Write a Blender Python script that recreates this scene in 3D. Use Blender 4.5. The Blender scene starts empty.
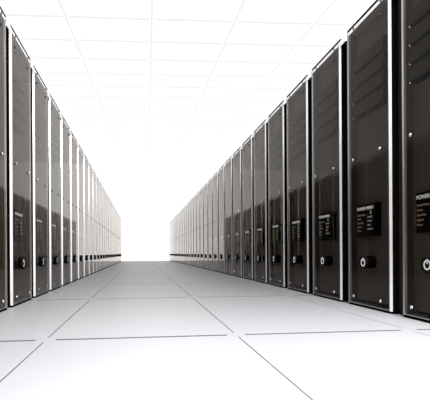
import bpy, bmesh, math
from mathutils import Matrix, Vector

scene = bpy.context.scene
COL = scene.collection

# ------------------------------------------------------------------ camera
CAM_H = 0.4033
YAW, ROLL = 0.1133, 0.0055
cam_data = bpy.data.cameras.new('camera')
cam_data.sensor_fit = 'HORIZONTAL'
cam_data.sensor_width = 36.0
cam_data.lens = 420.0 * 36.0 / 430.0
cam_data.shift_x = 26.3 / 430.0
cam_data.shift_y = 53.2 / 430.0
cam_data.clip_start = 0.02
cam = bpy.data.objects.new('camera', cam_data)
COL.objects.link(cam)
cam.matrix_world = (Matrix.Translation((0, 0, CAM_H)) @ Matrix.Rotation(-YAW, 4, 'Z')
                    @ Matrix.Rotation(math.pi / 2, 4, 'X') @ Matrix.Rotation(-ROLL, 4, 'Z'))
scene.camera = cam

# ------------------------------------------------------------------ world, light, exposure
WORLD_STRENGTH = 1.25
CEILING_GLOW = 1.04
LAMP_POWER = 415.0
world = bpy.data.worlds.new('white_surround')
scene.world = world
world.use_nodes = True
bg = world.node_tree.nodes['Background']
bg.inputs[0].default_value = (1, 1, 1, 1)
bg.inputs[1].default_value = WORLD_STRENGTH

lamp_data = bpy.data.lights.new('overhead_fill_light', 'AREA')  # unseen area light added overhead to whiten the near floor
lamp_data.shape = 'RECTANGLE'
lamp_data.size = 1.6
lamp_data.size_y = 0.6
lamp_data.energy = LAMP_POWER
lamp_data.color = (1.0, 0.99, 0.985)
lamp = bpy.data.objects.new('overhead_fill_light', lamp_data)
COL.objects.link(lamp)
lamp.location = (1.25, 0.15, 3.2)

scene.view_settings.view_transform = 'Standard'
scene.view_settings.look = 'None'
scene.view_settings.gamma = 1.0
scene.view_settings.use_curve_mapping = False
scene.view_settings.exposure = 0.0

# ------------------------------------------------------------------ materials
def principled(name, color, rough=0.5, metal=0.0, spec=0.5, emis=None, estr=0.0):
    m = bpy.data.materials.new(name)
    m.use_nodes = True
    b = m.node_tree.nodes['Principled BSDF']
    b.inputs['Base Color'].default_value = (*color, 1)
    b.inputs['Roughness'].default_value = rough
    b.inputs['Metallic'].default_value = metal
    b.inputs['Specular IOR Level'].default_value = spec
    if emis:
        b.inputs['Emission Color'].default_value = (*emis, 1)
        b.inputs['Emission Strength'].default_value = estr
    return m

def noisy(m, scale, amount, detail=4.0, stretch=(1, 1, 1), bump=0.0):
    """slight tone and relief variation, in object coordinates"""
    nt = m.node_tree
    b = nt.nodes['Principled BSDF']
    col = tuple(b.inputs['Base Color'].default_value)
    tc = nt.nodes.new('ShaderNodeTexCoord')
    mp = nt.nodes.new('ShaderNodeMapping')
    mp.inputs['Scale'].default_value = stretch
    n = nt.nodes.new('ShaderNodeTexNoise')
    n.inputs['Scale'].default_value = scale
    n.inputs['Detail'].default_value = detail
    mix = nt.nodes.new('ShaderNodeMix')
    mix.data_type = 'RGBA'
    mix.inputs[6].default_value = tuple(c * (1 - amount) for c in col[:3]) + (1,)
    mix.inputs[7].default_value = tuple(min(1, c * (1 + amount)) for c in col[:3]) + (1,)
    nt.links.new(tc.outputs['Object'], mp.inputs['Vector'])
    nt.links.new(mp.outputs['Vector'], n.inputs['Vector'])
    nt.links.new(n.outputs['Fac'], mix.inputs[0])
    nt.links.new(mix.outputs[2], b.inputs['Base Color'])
    if bump:
        bp = nt.nodes.new('ShaderNodeBump')
        bp.inputs['Strength'].default_value = bump
        bp.inputs['Distance'].default_value = 0.001
        nt.links.new(n.outputs['Fac'], bp.inputs['Height'])
        nt.links.new(bp.outputs['Normal'], b.inputs['Normal'])
    return m

GLASS_IOR = 1.092
def smoked_glass(name, tint, ior):
    """thin smoked glass: the front face mirrors by Fresnel, the rest passes tinted"""
    m = bpy.data.materials.new(name)
    m.use_nodes = True
    nt = m.node_tree
    nt.nodes.clear()
    out = nt.nodes.new('ShaderNodeOutputMaterial')
    tr = nt.nodes.new('ShaderNodeBsdfTransparent')
    tr.inputs[0].default_value = (*tint, 1)
    gl = nt.nodes.new('ShaderNodeBsdfGlossy')
    gl.inputs['Roughness'].default_value = 0.0
    gl.inputs['Color'].default_value = (1.0, 0.945, 0.895, 1)
    fr = nt.nodes.new('ShaderNodeFresnel')
    fr.inputs['IOR'].default_value = ior
    mx = nt.nodes.new('ShaderNodeMixShader')
    # both faces of the pane mirror: 2F / (1 + F)
    ad = nt.nodes.new('ShaderNodeMath'); ad.operation = 'ADD'; ad.inputs[1].default_value = 1.0
    db = nt.nodes.new('ShaderNodeMath'); db.operation = 'MULTIPLY'; db.inputs[1].default_value = 2.0
    dv = nt.nodes.new('ShaderNodeMath'); dv.operation = 'DIVIDE'
    nt.links.new(fr.outputs[0], ad.inputs[0])
    nt.links.new(fr.outputs[0], db.inputs[0])
    nt.links.new(db.outputs[0], dv.inputs[0])
    nt.links.new(ad.outputs[0], dv.inputs[1])
    nt.links.new(dv.outputs[0], mx.inputs[0])
    nt.links.new(tr.outputs[0], mx.inputs[1])
    nt.links.new(gl.outputs[0], mx.inputs[2])
    nt.links.new(mx.outputs[0], out.inputs['Surface'])
    return m

def clear_face(name):
    m = bpy.data.materials.new(name)
    m.use_nodes = True
    nt = m.node_tree
    nt.nodes.clear()
    out = nt.nodes.new('ShaderNodeOutputMaterial')
    tr = nt.nodes.new('ShaderNodeBsdfTransparent')
    tr.inputs[0].default_value = (1, 1, 1, 1)
    nt.links.new(tr.outputs[0], out.inputs['Surface'])
    return m

M_FLOOR = noisy(principled('pale_floor_tile', (0.352, 0.352, 0.370), 0.42, spec=0.25), 9.0, 0.03, bump=0.05)
M_GROUT = principled('grey_floor_joint', (0.11, 0.11, 0.113), 0.9, spec=0.0)
M_CEIL = principled('luminous_ceiling_panel', (0.03, 0.03, 0.03), 0.6, spec=0.0, emis=(1, 1, 1), estr=CEILING_GLOW)
M_TBAR = principled('glowing_ceiling_bar', (0.20, 0.20, 0.20), 0.6, spec=0.0, emis=(1, 1, 1), estr=0.78)  # bars are no lamps; glow added so they read pale
M_BODY = noisy(principled('black_cabinet_paint', (0.0035, 0.0032, 0.003), 0.6, spec=0.0), 40, 0.15)
M_FACE = noisy(principled('brown_black_faceplate', (0.070, 0.058, 0.049), 0.5, spec=0.1), 30, 0.12, stretch=(1, 1, 0.04))
M_SLAT = noisy(principled('dark_vent_metal', (0.022, 0.019, 0.016), 0.5, spec=0.1), 60, 0.1)
M_POST = principled('charcoal_post', (0.022, 0.021, 0.020), 0.5, spec=0.1)
M_GLASS = smoked_glass('smoked_door_glass', (0.80, 0.765, 0.73), GLASS_IOR)
M_CLEAR = clear_face('clear_glass_back')
M_CHROME = principled('polished_edge_metal', (0.95, 0.95, 0.95), 0.24, 0.6)
M_SATIN = principled('satin_edge_metal', (0.45, 0.45, 0.45), 0.38, 1.0)
M_BOLT = principled('chrome_bolt', (0.85, 0.84, 0.82), 0.18, 1.0)
M_PIN = principled('dark_pin_steel', (0.05, 0.048, 0.046), 0.35, 0.6)
M_CAP = principled('bright_cap_metal', (0.95, 0.95, 0.95), 0.15, 1.0)
M_SCREEN = principled('black_screen_glass', (0.004, 0.004, 0.004), 0.3, spec=0.1)
M_KNOB = principled('black_button_plastic', (0.005, 0.005, 0.005), 0.6, spec=0.05)
M_TXTV = principled('grey_screen_text', (0.1, 0.1, 0.1), 0.5, emis=(0.9, 0.95, 0.95), estr=0.22)
M_TXTW = principled('white_screen_text', (0.1, 0.1, 0.1), 0.5, emis=(0.95, 0.95, 0.95), estr=0.6)
M_TXTO = principled('amber_screen_text', (0.1, 0.08, 0.05), 0.5, emis=(1.0, 0.72, 0.48), estr=0.16)
M_TXTG = principled('green_screen_icon', (0.02, 0.1, 0.04), 0.5, emis=(0.35, 0.85, 0.5), estr=0.3)

# ------------------------------------------------------------------ mesh helpers
def finish(name, bm, mats, parent=None, recalc=True):
    if recalc:
        bmesh.ops.recalc_face_normals(bm, faces=bm.faces)
    me = bpy.data.meshes.new(name)
    bm.to_mesh(me)
    bm.free()
    for m in (mats if isinstance(mats, (list, tuple)) else [mats]):
        me.materials.append(m)
    o = bpy.data.objects.new(name, me)
    COL.objects.link(o)
    if parent:
        o.parent = parent
    return o

def box(bm, x0, x1, y0, y1, z0, z1, bevel=0.0, mat=0):
    r = bmesh.ops.create_cube(bm, size=1.0)
    vs = r['verts']
    for v in vs:
        v.co = ((x0 + x1) / 2 + v.co.x * (x1 - x0), (y0 + y1) / 2 + v.co.y * (y1 - y0), (z0 + z1) / 2 + v.co.z * (z1 - z0))
    fs = set(f for v in vs for f in v.link_faces)
    for f in fs:
        f.material_index = mat
    if bevel:
        es = list(set(e for v in vs for e in v.link_edges))
        r = bmesh.ops.bevel(bm, geom=es, offset=bevel, segments=2, affect='EDGES', profile=0.5)
        for f in r['faces']:
            f.material_index = mat
    return fs

def prism(bm, pts, axis, a0, a1, mat=0):
    """extrude a 2-D outline along an axis: pts are the two other coordinates in order"""
    def mk(p, a):
        if axis == 'z':
            return (p[0], p[1], a)
        if axis == 'x':
            return (a, p[0], p[1])
        return (p[0], a, p[1])
    A = [bm.verts.new(mk(p, a0)) for p in pts]
    B = [bm.verts.new(mk(p, a1)) for p in pts]
    n = len(pts)
    fs = [bm.faces.new(A), bm.faces.new(B[::-1])]
    for i in range(n):
        fs.append(bm.faces.new((A[i], B[i], B[(i + 1) % n], A[(i + 1) % n])))
    for f in fs:
        f.material_index = mat
    return fs

def lathe(bm, profile, cx, cz, seg=20, mat=0):
    """profile (radius, y) turned about the local Y axis through (cx, cz)"""
    rings = []
    for r, y in profile:
        if r < 1e-6:
            rings.append([bm.verts.new((cx, y, cz))])
        else:
            rings.append([bm.verts.new((cx + r * math.cos(2 * math.pi * k / seg), y, cz + r * math.sin(2 * math.pi * k / seg))) for k in range(seg)])
    for a, b in zip(rings, rings[1:]):
        for k in range(seg):
            k2 = (k + 1) % seg
            vs = [a[k % len(a)], a[k2 % len(a)], b[k2 % len(b)], b[k % len(b)]]
            u = []
            for v in vs:
                if v not in u:
                    u.append(v)
            if len(u) > 2:
                f = bm.faces.new(u)
                f.material_index = mat
                f.smooth = True

def text_mesh(name, lines, mat, parent):
    """lines: (string, x, z, cap height); laid in the local XZ plane facing -Y, just proud of the screen"""
    bm = bmesh.new()
    for s, x, z, h in lines:
        cu = bpy.data.curves.new('lettering', 'FONT')
        cu.body = s
        cu.size = h / 0.70
        cu.extrude = 0.0006
        tmp = bpy.data.objects.new('lettering', cu)
        COL.objects.link(tmp)
        bpy.context.view_layer.update()
        me = bpy.data.meshes.new_from_object(tmp.evaluated_get(bpy.context.evaluated_depsgraph_get()))
        me.transform(Matrix.Translation((x, SCREEN_FRONT - 0.0004, z)) @ Matrix.Rotation(math.pi / 2, 4, 'X'))
        bm.from_mesh(me)
        bpy.data.meshes.remove(me)
        bpy.data.objects.remove(tmp)
        bpy.data.curves.remove(cu)
    return finish(name, bm, mat, parent, recalc=False)

# ------------------------------------------------------------------ the room shell
def structure(o):
    o['kind'] = 'structure'
    return o

ROW_R, ROW_L = 1.612, -0.9636
FLOOR_END = 23.0
# floor: raised tiles 0.878 x 1.716 m with narrow dark joints between them
bm = bmesh.new()
FS = 1.036
GX, GY = 0.007, 0.031
TX, TY = 0.878 * FS, 1.716 * FS
XS = [0.448 * FS + TX * i for i in range(-5, 6)]
YS = [1.962 * FS + TY * i for i in range(-3, 13)]
for xa, xb in zip(XS, XS[1:]):
    for ya, yb in zip(YS, YS[1:]):
        box(bm, xa + GX / 2, xb - GX / 2, ya + GY / 2, min(yb, FLOOR_END) - GY / 2, -0.03, 0.0, 0.0006, 0)
box(bm, XS[0], XS[-1], YS[0], FLOOR_END, -0.06, -0.0008, 0, 1)
for x in XS[1:-1]:                      # small flush plates where four tiles meet
    for y in YS[1:-1]:
        box(bm, x - 0.045, x + 0.045, y - 0.05, y + 0.05, -0.02, 0.0004, 0, 0)
structure(finish('floor', bm, [M_FLOOR, M_GROUT]))

# ceiling: luminous panels in a grid of slim white bars; the plane climbs a little with distance
D1 = Vector((0.01475414, 0.9961863, 0.08599515)).normalized()
D2 = Vector((0.99882542, -0.04576921, 0.01590452))
D2 = (D2 - D1 * D2.dot(D1)).normalized()
N = D2.cross(D1).normalized()
org = Vector((0, 0, CAM_H)) + N * (2.9 * N.z)
mtx = Matrix((( D2.x, D1.x, N.x, org.x), (D2.y, D1.y, N.y, org.y), (D2.z, D1.z, N.z, org.z), (0, 0, 0, 1)))
CX = [0.14 + 1.234 * i for i in range(-7, 9)]
CY = [6.453 + 0.808 * i for i in range(-10, 23)]
bm = bmesh.new()
box(bm, CX[0], CX[-1], CY[0], CY[-1], 0.006, 0.05, 0, 0)
W, WC = 0.012, 0.022
for x in CX:
    box(bm, x - W, x + W, CY[0], CY[-1], -0.004, 0.0058, 0, 1)
for y in CY:
    for xa, xb in zip(CX, CX[1:]):
        box(bm, xa + W + 0.03, xb - W - 0.03, y - WC, y + WC, -0.004, 0.0058, 0, 1)
bm.transform(mtx)
structure(finish('ceiling', bm, [M_CEIL, M_TBAR]))

# ------------------------------------------------------------------ the server rack
# local frame: origin on the floor under the middle of the glass front, front looks to -Y, width along X
PITCH = 0.6854
HALF = 0.2825
LIFT = 0.014
SCREEN_FRONT = 0.014

def make_rack():
    root = bpy.data.objects.new('server_rack', None)
    root.empty_display_size = 0.2
    COL.objects.link(root)
    P = lambda n, b, m: finish(n, b, m, root)

    # carcass with a recessed plinth and a shallow lid
    bm = bmesh.new()
    box(bm, -0.300, 0.300, 0.080, 0.95, 0.045, 2.085, 0.004)
    P('cabinet', bm, M_BODY)
    # faceplate seen through the glass
    bm = bmesh.new()
    box(bm, -0.2620, 0.2620, 0.062, 0.0795, 0.03, 2.06, 0.002)
    P('faceplate', bm, M_FACE)
    # louvred vent: four wedge slats, each leaning out towards its lower lip
    bm = bmesh.new()
    z1 = 1.86
    hh = 0.114
    for k in range(4):
        zt, zb = z1 - k * hh, z1 - (k + 1) * hh
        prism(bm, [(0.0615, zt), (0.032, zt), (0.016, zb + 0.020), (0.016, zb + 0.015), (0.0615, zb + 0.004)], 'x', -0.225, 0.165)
    bm.normal_update()
    bmesh.ops.recalc_face_normals(bm, faces=bm.faces)
    for f in bm.faces:                  # undersides and cut ends set black, shade put into the colour
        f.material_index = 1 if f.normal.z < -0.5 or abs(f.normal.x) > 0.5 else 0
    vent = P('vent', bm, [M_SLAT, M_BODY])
    for k in range(4):
        bm = bmesh.new()
        zb = z1 - (k + 1) * hh
        box(bm, -0.236, -0.2255, 0.020, 0.0615, zb + 0.006, zb + 0.022, 0.002)
        finish('clip', bm, M_BOLT, vent)
    # smoked glass door
    bm = bmesh.new()
    box(bm, -0.2620, 0.2620, 0.0, 0.012, 0.0145, 2.068)
    for f in bm.faces:
        c = f.calc_center_median()
        f.material_index = 0 if c.y < 0.001 else 1
    P('door_glass', bm, [M_GLASS, M_CLEAR])
    # bright bevelled strips down both edges of the door
    for s in (-1, 1):
        bm = bmesh.new()
        if s > 0:
            pts = [(0.2625, -0.001), (0.2700, -0.001), (HALF, 0.0105), (HALF, 0.0115), (0.2625, 0.0115)]
        else:                           # this edge is cut steeper
            pts = [(-0.2625, -0.001), (-0.2780, -0.001), (-HALF, 0.0165), (-HALF, 0.0175), (-0.2625, 0.0175)]
        fs = prism(bm, pts, 'z', 0.002, 2.100)
        for f in fs:
            c = f.calc_center_median()
            f.material_index = 1 if abs(c.x) < 0.2710 and c.y < 0.0 else 0
        P('edge_strip', bm, [M_CHROME, M_SATIN])
    # black side cheeks between the door and the carcass
    for s in (-1, 1):
        bm = bmesh.new()
        box(bm, min(s * 0.2625, s * 0.2815), max(s * 0.2625, s * 0.2815), 0.012 if s > 0 else 0.018, 0.0795, 0.002, 2.100)
        for f in bm.faces:              # painted inside like the faceplate
            f.material_index = 1 if f.calc_center_median().x * s < 0.2627 else 0
        P('side_cheek', bm, [M_BODY, M_FACE])
    # bottom sill of the door
    bm = bmesh.new()
    box(bm, -0.2620, 0.2620, -0.001, 0.075, 0.004, 0.010, 0.001)
    P('sill', bm, M_SATIN)
    # bright rail along the top with a black cap over it
    bm = bmesh.new()
    box(bm, -0.2620, 0.2620, -0.001, 0.075, 2.0705, 2.0965, 0.001)
    rail = P('top_rail', bm, M_CHROME)
    for sx in (-0.18, 0.18):
        bm = bmesh.new()
        lathe(bm, [(0, -0.006), (0.009, -0.004), (0.0105, 0.0), (0.0105, 0.012), (0, 0.012)], sx, 2.083, 12)
        finish('pin', bm, M_PIN, rail)
    bm = bmesh.new()
    box(bm, -0.2835, 0.2835, 0.001, 0.0795, 2.1005, 2.120, 0.002)
    P('top_cap', bm, M_BODY)
    # six standoff bolts through the glass
    for z in (0.058, 1.090, 1.995):
        for sx in (-0.19, 0.17):
            bm = bmesh.new()
            if z > 1.9:
                lathe(bm, [(0, -0.007), (0.006, -0.006), (0.0095, -0.003), (0.0095, -0.0002), (0, -0.0002)], sx, z, 16)
            else:
                lathe(bm, [(0, -0.012), (0.006, -0.0115), (0.0105, -0.009), (0.0115, -0.006), (0.0105, -0.003), (0.006, -0.0012), (0.006, -0.0002), (0, -0.0002)], sx, z, 16)
            o = P('bolt', bm, M_PIN if z > 1.9 else M_BOLT)
            if z > 1.9:
                o['label'] = 'dark bolt near the top of the glass'
    # filler post in the gap to the neighbouring rack, with a white cap
    bm = bmesh.new()
    box(bm, -PITCH / 2 - 0.054, -PITCH / 2 + 0.054, 0.052, 0.079, 0.0, 2.05, 0.002)
    post = P('filler_post', bm, M_POST)
    bm = bmesh.new()
    box(bm, -PITCH / 2 - 0.050, -PITCH / 2 + 0.050, -0.004, 0.079, 2.052, 2.098, 0.003)
    c = finish('post_cap', bm, M_CAP, post)
    c['label'] = 'bright block on top of the dark filler post'
    # control screen, a shallow box just behind the glass
    bm = bmesh.new()
    box(bm, -0.174, 0.078, SCREEN_FRONT, 0.0615, 0.500, 0.740, 0.003)
    scr = P('control_screen', bm, M_SCREEN)
    x0, zt, w, h = -0.174, 0.740, 0.252, 0.240
    lw = [('POWER MENU', x0 + 0.03 * w, zt - 0.175 * h, 0.0235)]
    for s, fz in (('ONLINE', 0.43), ('STABLE', 0.55), ('98.2%', 0.67), ('REBOOT', 0.79)):
        lw.append((s, x0 + 0.60 * w, zt - fz * h, 0.0125))
    text_mesh('title_lettering', lw[:1], M_TXTW, scr)
    text_mesh('value_lettering', lw[1:], M_TXTV, scr)
    lo = [(s, x0 + 0.045 * w, zt - fz * h, 0.0135) for s, fz in (('Server Power', 0.345), ('Drives', 0.465), ('Data Flow', 0.585), ('Reports', 0.705), ('Server', 0.825))]
    t = text_mesh('amber_lettering', lo, M_TXTO, scr)
    t['label'] = 'amber menu lines down the side of the screen'
    bm = bmesh.new()
    box(bm, x0 + 0.74 * w, x0 + 0.80 * w, SCREEN_FRONT - 0.001, SCREEN_FRONT + 0.002, zt - 0.325 * h, zt - 0.225 * h)
    finish('status_icon', bm, M_TXTG, scr)['label'] = 'small green status light on the screen'
    # round power button with its lit symbol
    bx, bz = -0.036, 0.316
    bm = bmesh.new()
    lathe(bm, [(0, -0.015), (0.040, -0.015), (0.043, -0.022), (0.047, -0.022), (0.050, -0.018), (0.050, -0.0004), (0, -0.0004)], bx, bz, 32)
    but = P('power_button', bm, M_KNOB)
    bm = bmesh.new()
    seg = 36
    a0, a1 = math.radians(90 + 16), math.radians(90 + 344)
    yf, yb = -0.0162, -0.0145
    def arc(r, y):
        return [bm.verts.new((bx + r * math.cos(a0 + (a1 - a0) * k / seg), y, bz + r * math.sin(a0 + (a1 - a0) * k / seg))) for k in range(seg + 1)]
    oi, oo, ii, io = arc(0.029, yf), arc(0.029, yb), arc(0.0215, yf), arc(0.0215, yb)
    for k in range(seg):
        bm.faces.new((oi[k], oi[k + 1], ii[k + 1], ii[k]))
        bm.faces.new((oi[k], oo[k], oo[k + 1], oi[k + 1]))
        bm.faces.new((ii[k], ii[k + 1], io[k + 1], io[k]))
    box(bm, bx - 0.0035, bx + 0.0035, yf, yb, bz + 0.006, bz + 0.033)
    sym = bm
    bm = bmesh.new()
    lathe(bm, [(0, 0.0125), (0.046, 0.0125), (0.046, 0.0615), (0, 0.0615)], bx, bz, 24)
    finish('button_barrel', bm, M_KNOB, but)
    bm = sym
    finish('power_symbol', bm, M_TXTW, but)['label'] = 'white power symbol, a broken ring with a bar'
    # everything above stands on a black plinth
    for ch in root.children_recursive:
        ch.data.transform(Matrix.Translation((0, 0, LIFT)))
    bm = bmesh.new()
    box(bm, -0.2815, 0.2815, 0.004, 0.93, 0.0, LIFT + 0.0015, 0.001)
    box(bm, -0.290, 0.290, 0.1, 0.93, LIFT + 0.0015, LIFT + 0.0448)
    P('plinth', bm, M_BODY)
    bm = bmesh.new()
    box(bm, -PITCH / 2 - 0.053, -PITCH / 2 + 0.053, 0.056, 0.075, 0.0, LIFT - 0.0005)
    finish('post_foot', bm, M_BODY, post)
    return root

def copy_rack(src):
    r = src.copy()
    COL.objects.link(r)
    for ch in src.children:
        c = ch.copy()
        COL.objects.link(c)
        c.parent = r
        for g in ch.children:
            d = g.copy()
            COL.objects.link(d)
            d.parent = c
    return r

ONES = ['', 'first', 'second', 'third', 'fourth', 'fifth', 'sixth', 'seventh', 'eighth', 'ninth', 'tenth', 'eleventh', 'twelfth',
        'thirteenth', 'fourteenth', 'fifteenth', 'sixteenth', 'seventeenth', 'eighteenth', 'nineteenth']
def ordinal(n):
    if n < 20:
        return ONES[n]
    t = {2: ('twentieth', 'twenty'), 3: ('thirtieth', 'thirty')}[n // 10]
    return t[0] if n % 10 == 0 else t[1] + '-' + ONES[n % 10]

proto = make_rack()
used = [False]
def rack(x, y, rz, label, group):
    r = proto if not used[0] else copy_rack(proto)
    used[0] = True
    r.location = (x, y, 0)
    r.rotation_euler = (0, 0, rz)
    r['label'] = label
    r['category'] = 'server rack'
    r['group'] = group

N_R, N_L = 32, 27
for k in range(-2, N_R - 2):          # right-hand row; its near edge strip stands at 3.245 m for k = 0
    y = 3.245 + PITCH * k + HALF
    n = k + 3
    if n == 1:
        lab = 'nearest black server rack of the right-hand row, cut off by the picture edge'
    elif n == N_R:
        lab = 'farthest pale glinting server rack at the end of the right-hand row'
    elif n <= 9:
        lab = 'black glass-fronted server rack, %s from the front in the right-hand row' % ordinal(n)
    else:
        lab = 'greyish glass-fronted server rack far down the right-hand row, %s from the front' % ordinal(n)
    rack(ROW_R, y, -math.pi / 2, lab, 'server racks in the right-hand row')
for k in range(-4, N_L - 1):          # left-hand row; the racks beside the camera show in the reflections opposite
    y = 3.300 + PITCH * k + HALF
    n = k + 2
    if n < 1:
        lab = 'server rack of the left-hand row beside the camera, %s outside the picture edge' % ordinal(1 - n)
    elif n == 1:
        lab = 'nearest server rack of the left-hand row, only a sliver at the picture edge'
    elif n == N_L:
        lab = 'farthest pale glinting server rack at the end of the left-hand row'
    elif n <= 6:
        lab = 'grey-brown glass-fronted server rack, %s from the front in the left-hand row' % ordinal(n)
    else:
        lab = 'pale mirroring server rack far down the left-hand row, %s from the front' % ordinal(n)
    rack(ROW_L, y, math.pi / 2, lab, 'server racks in the left-hand row')
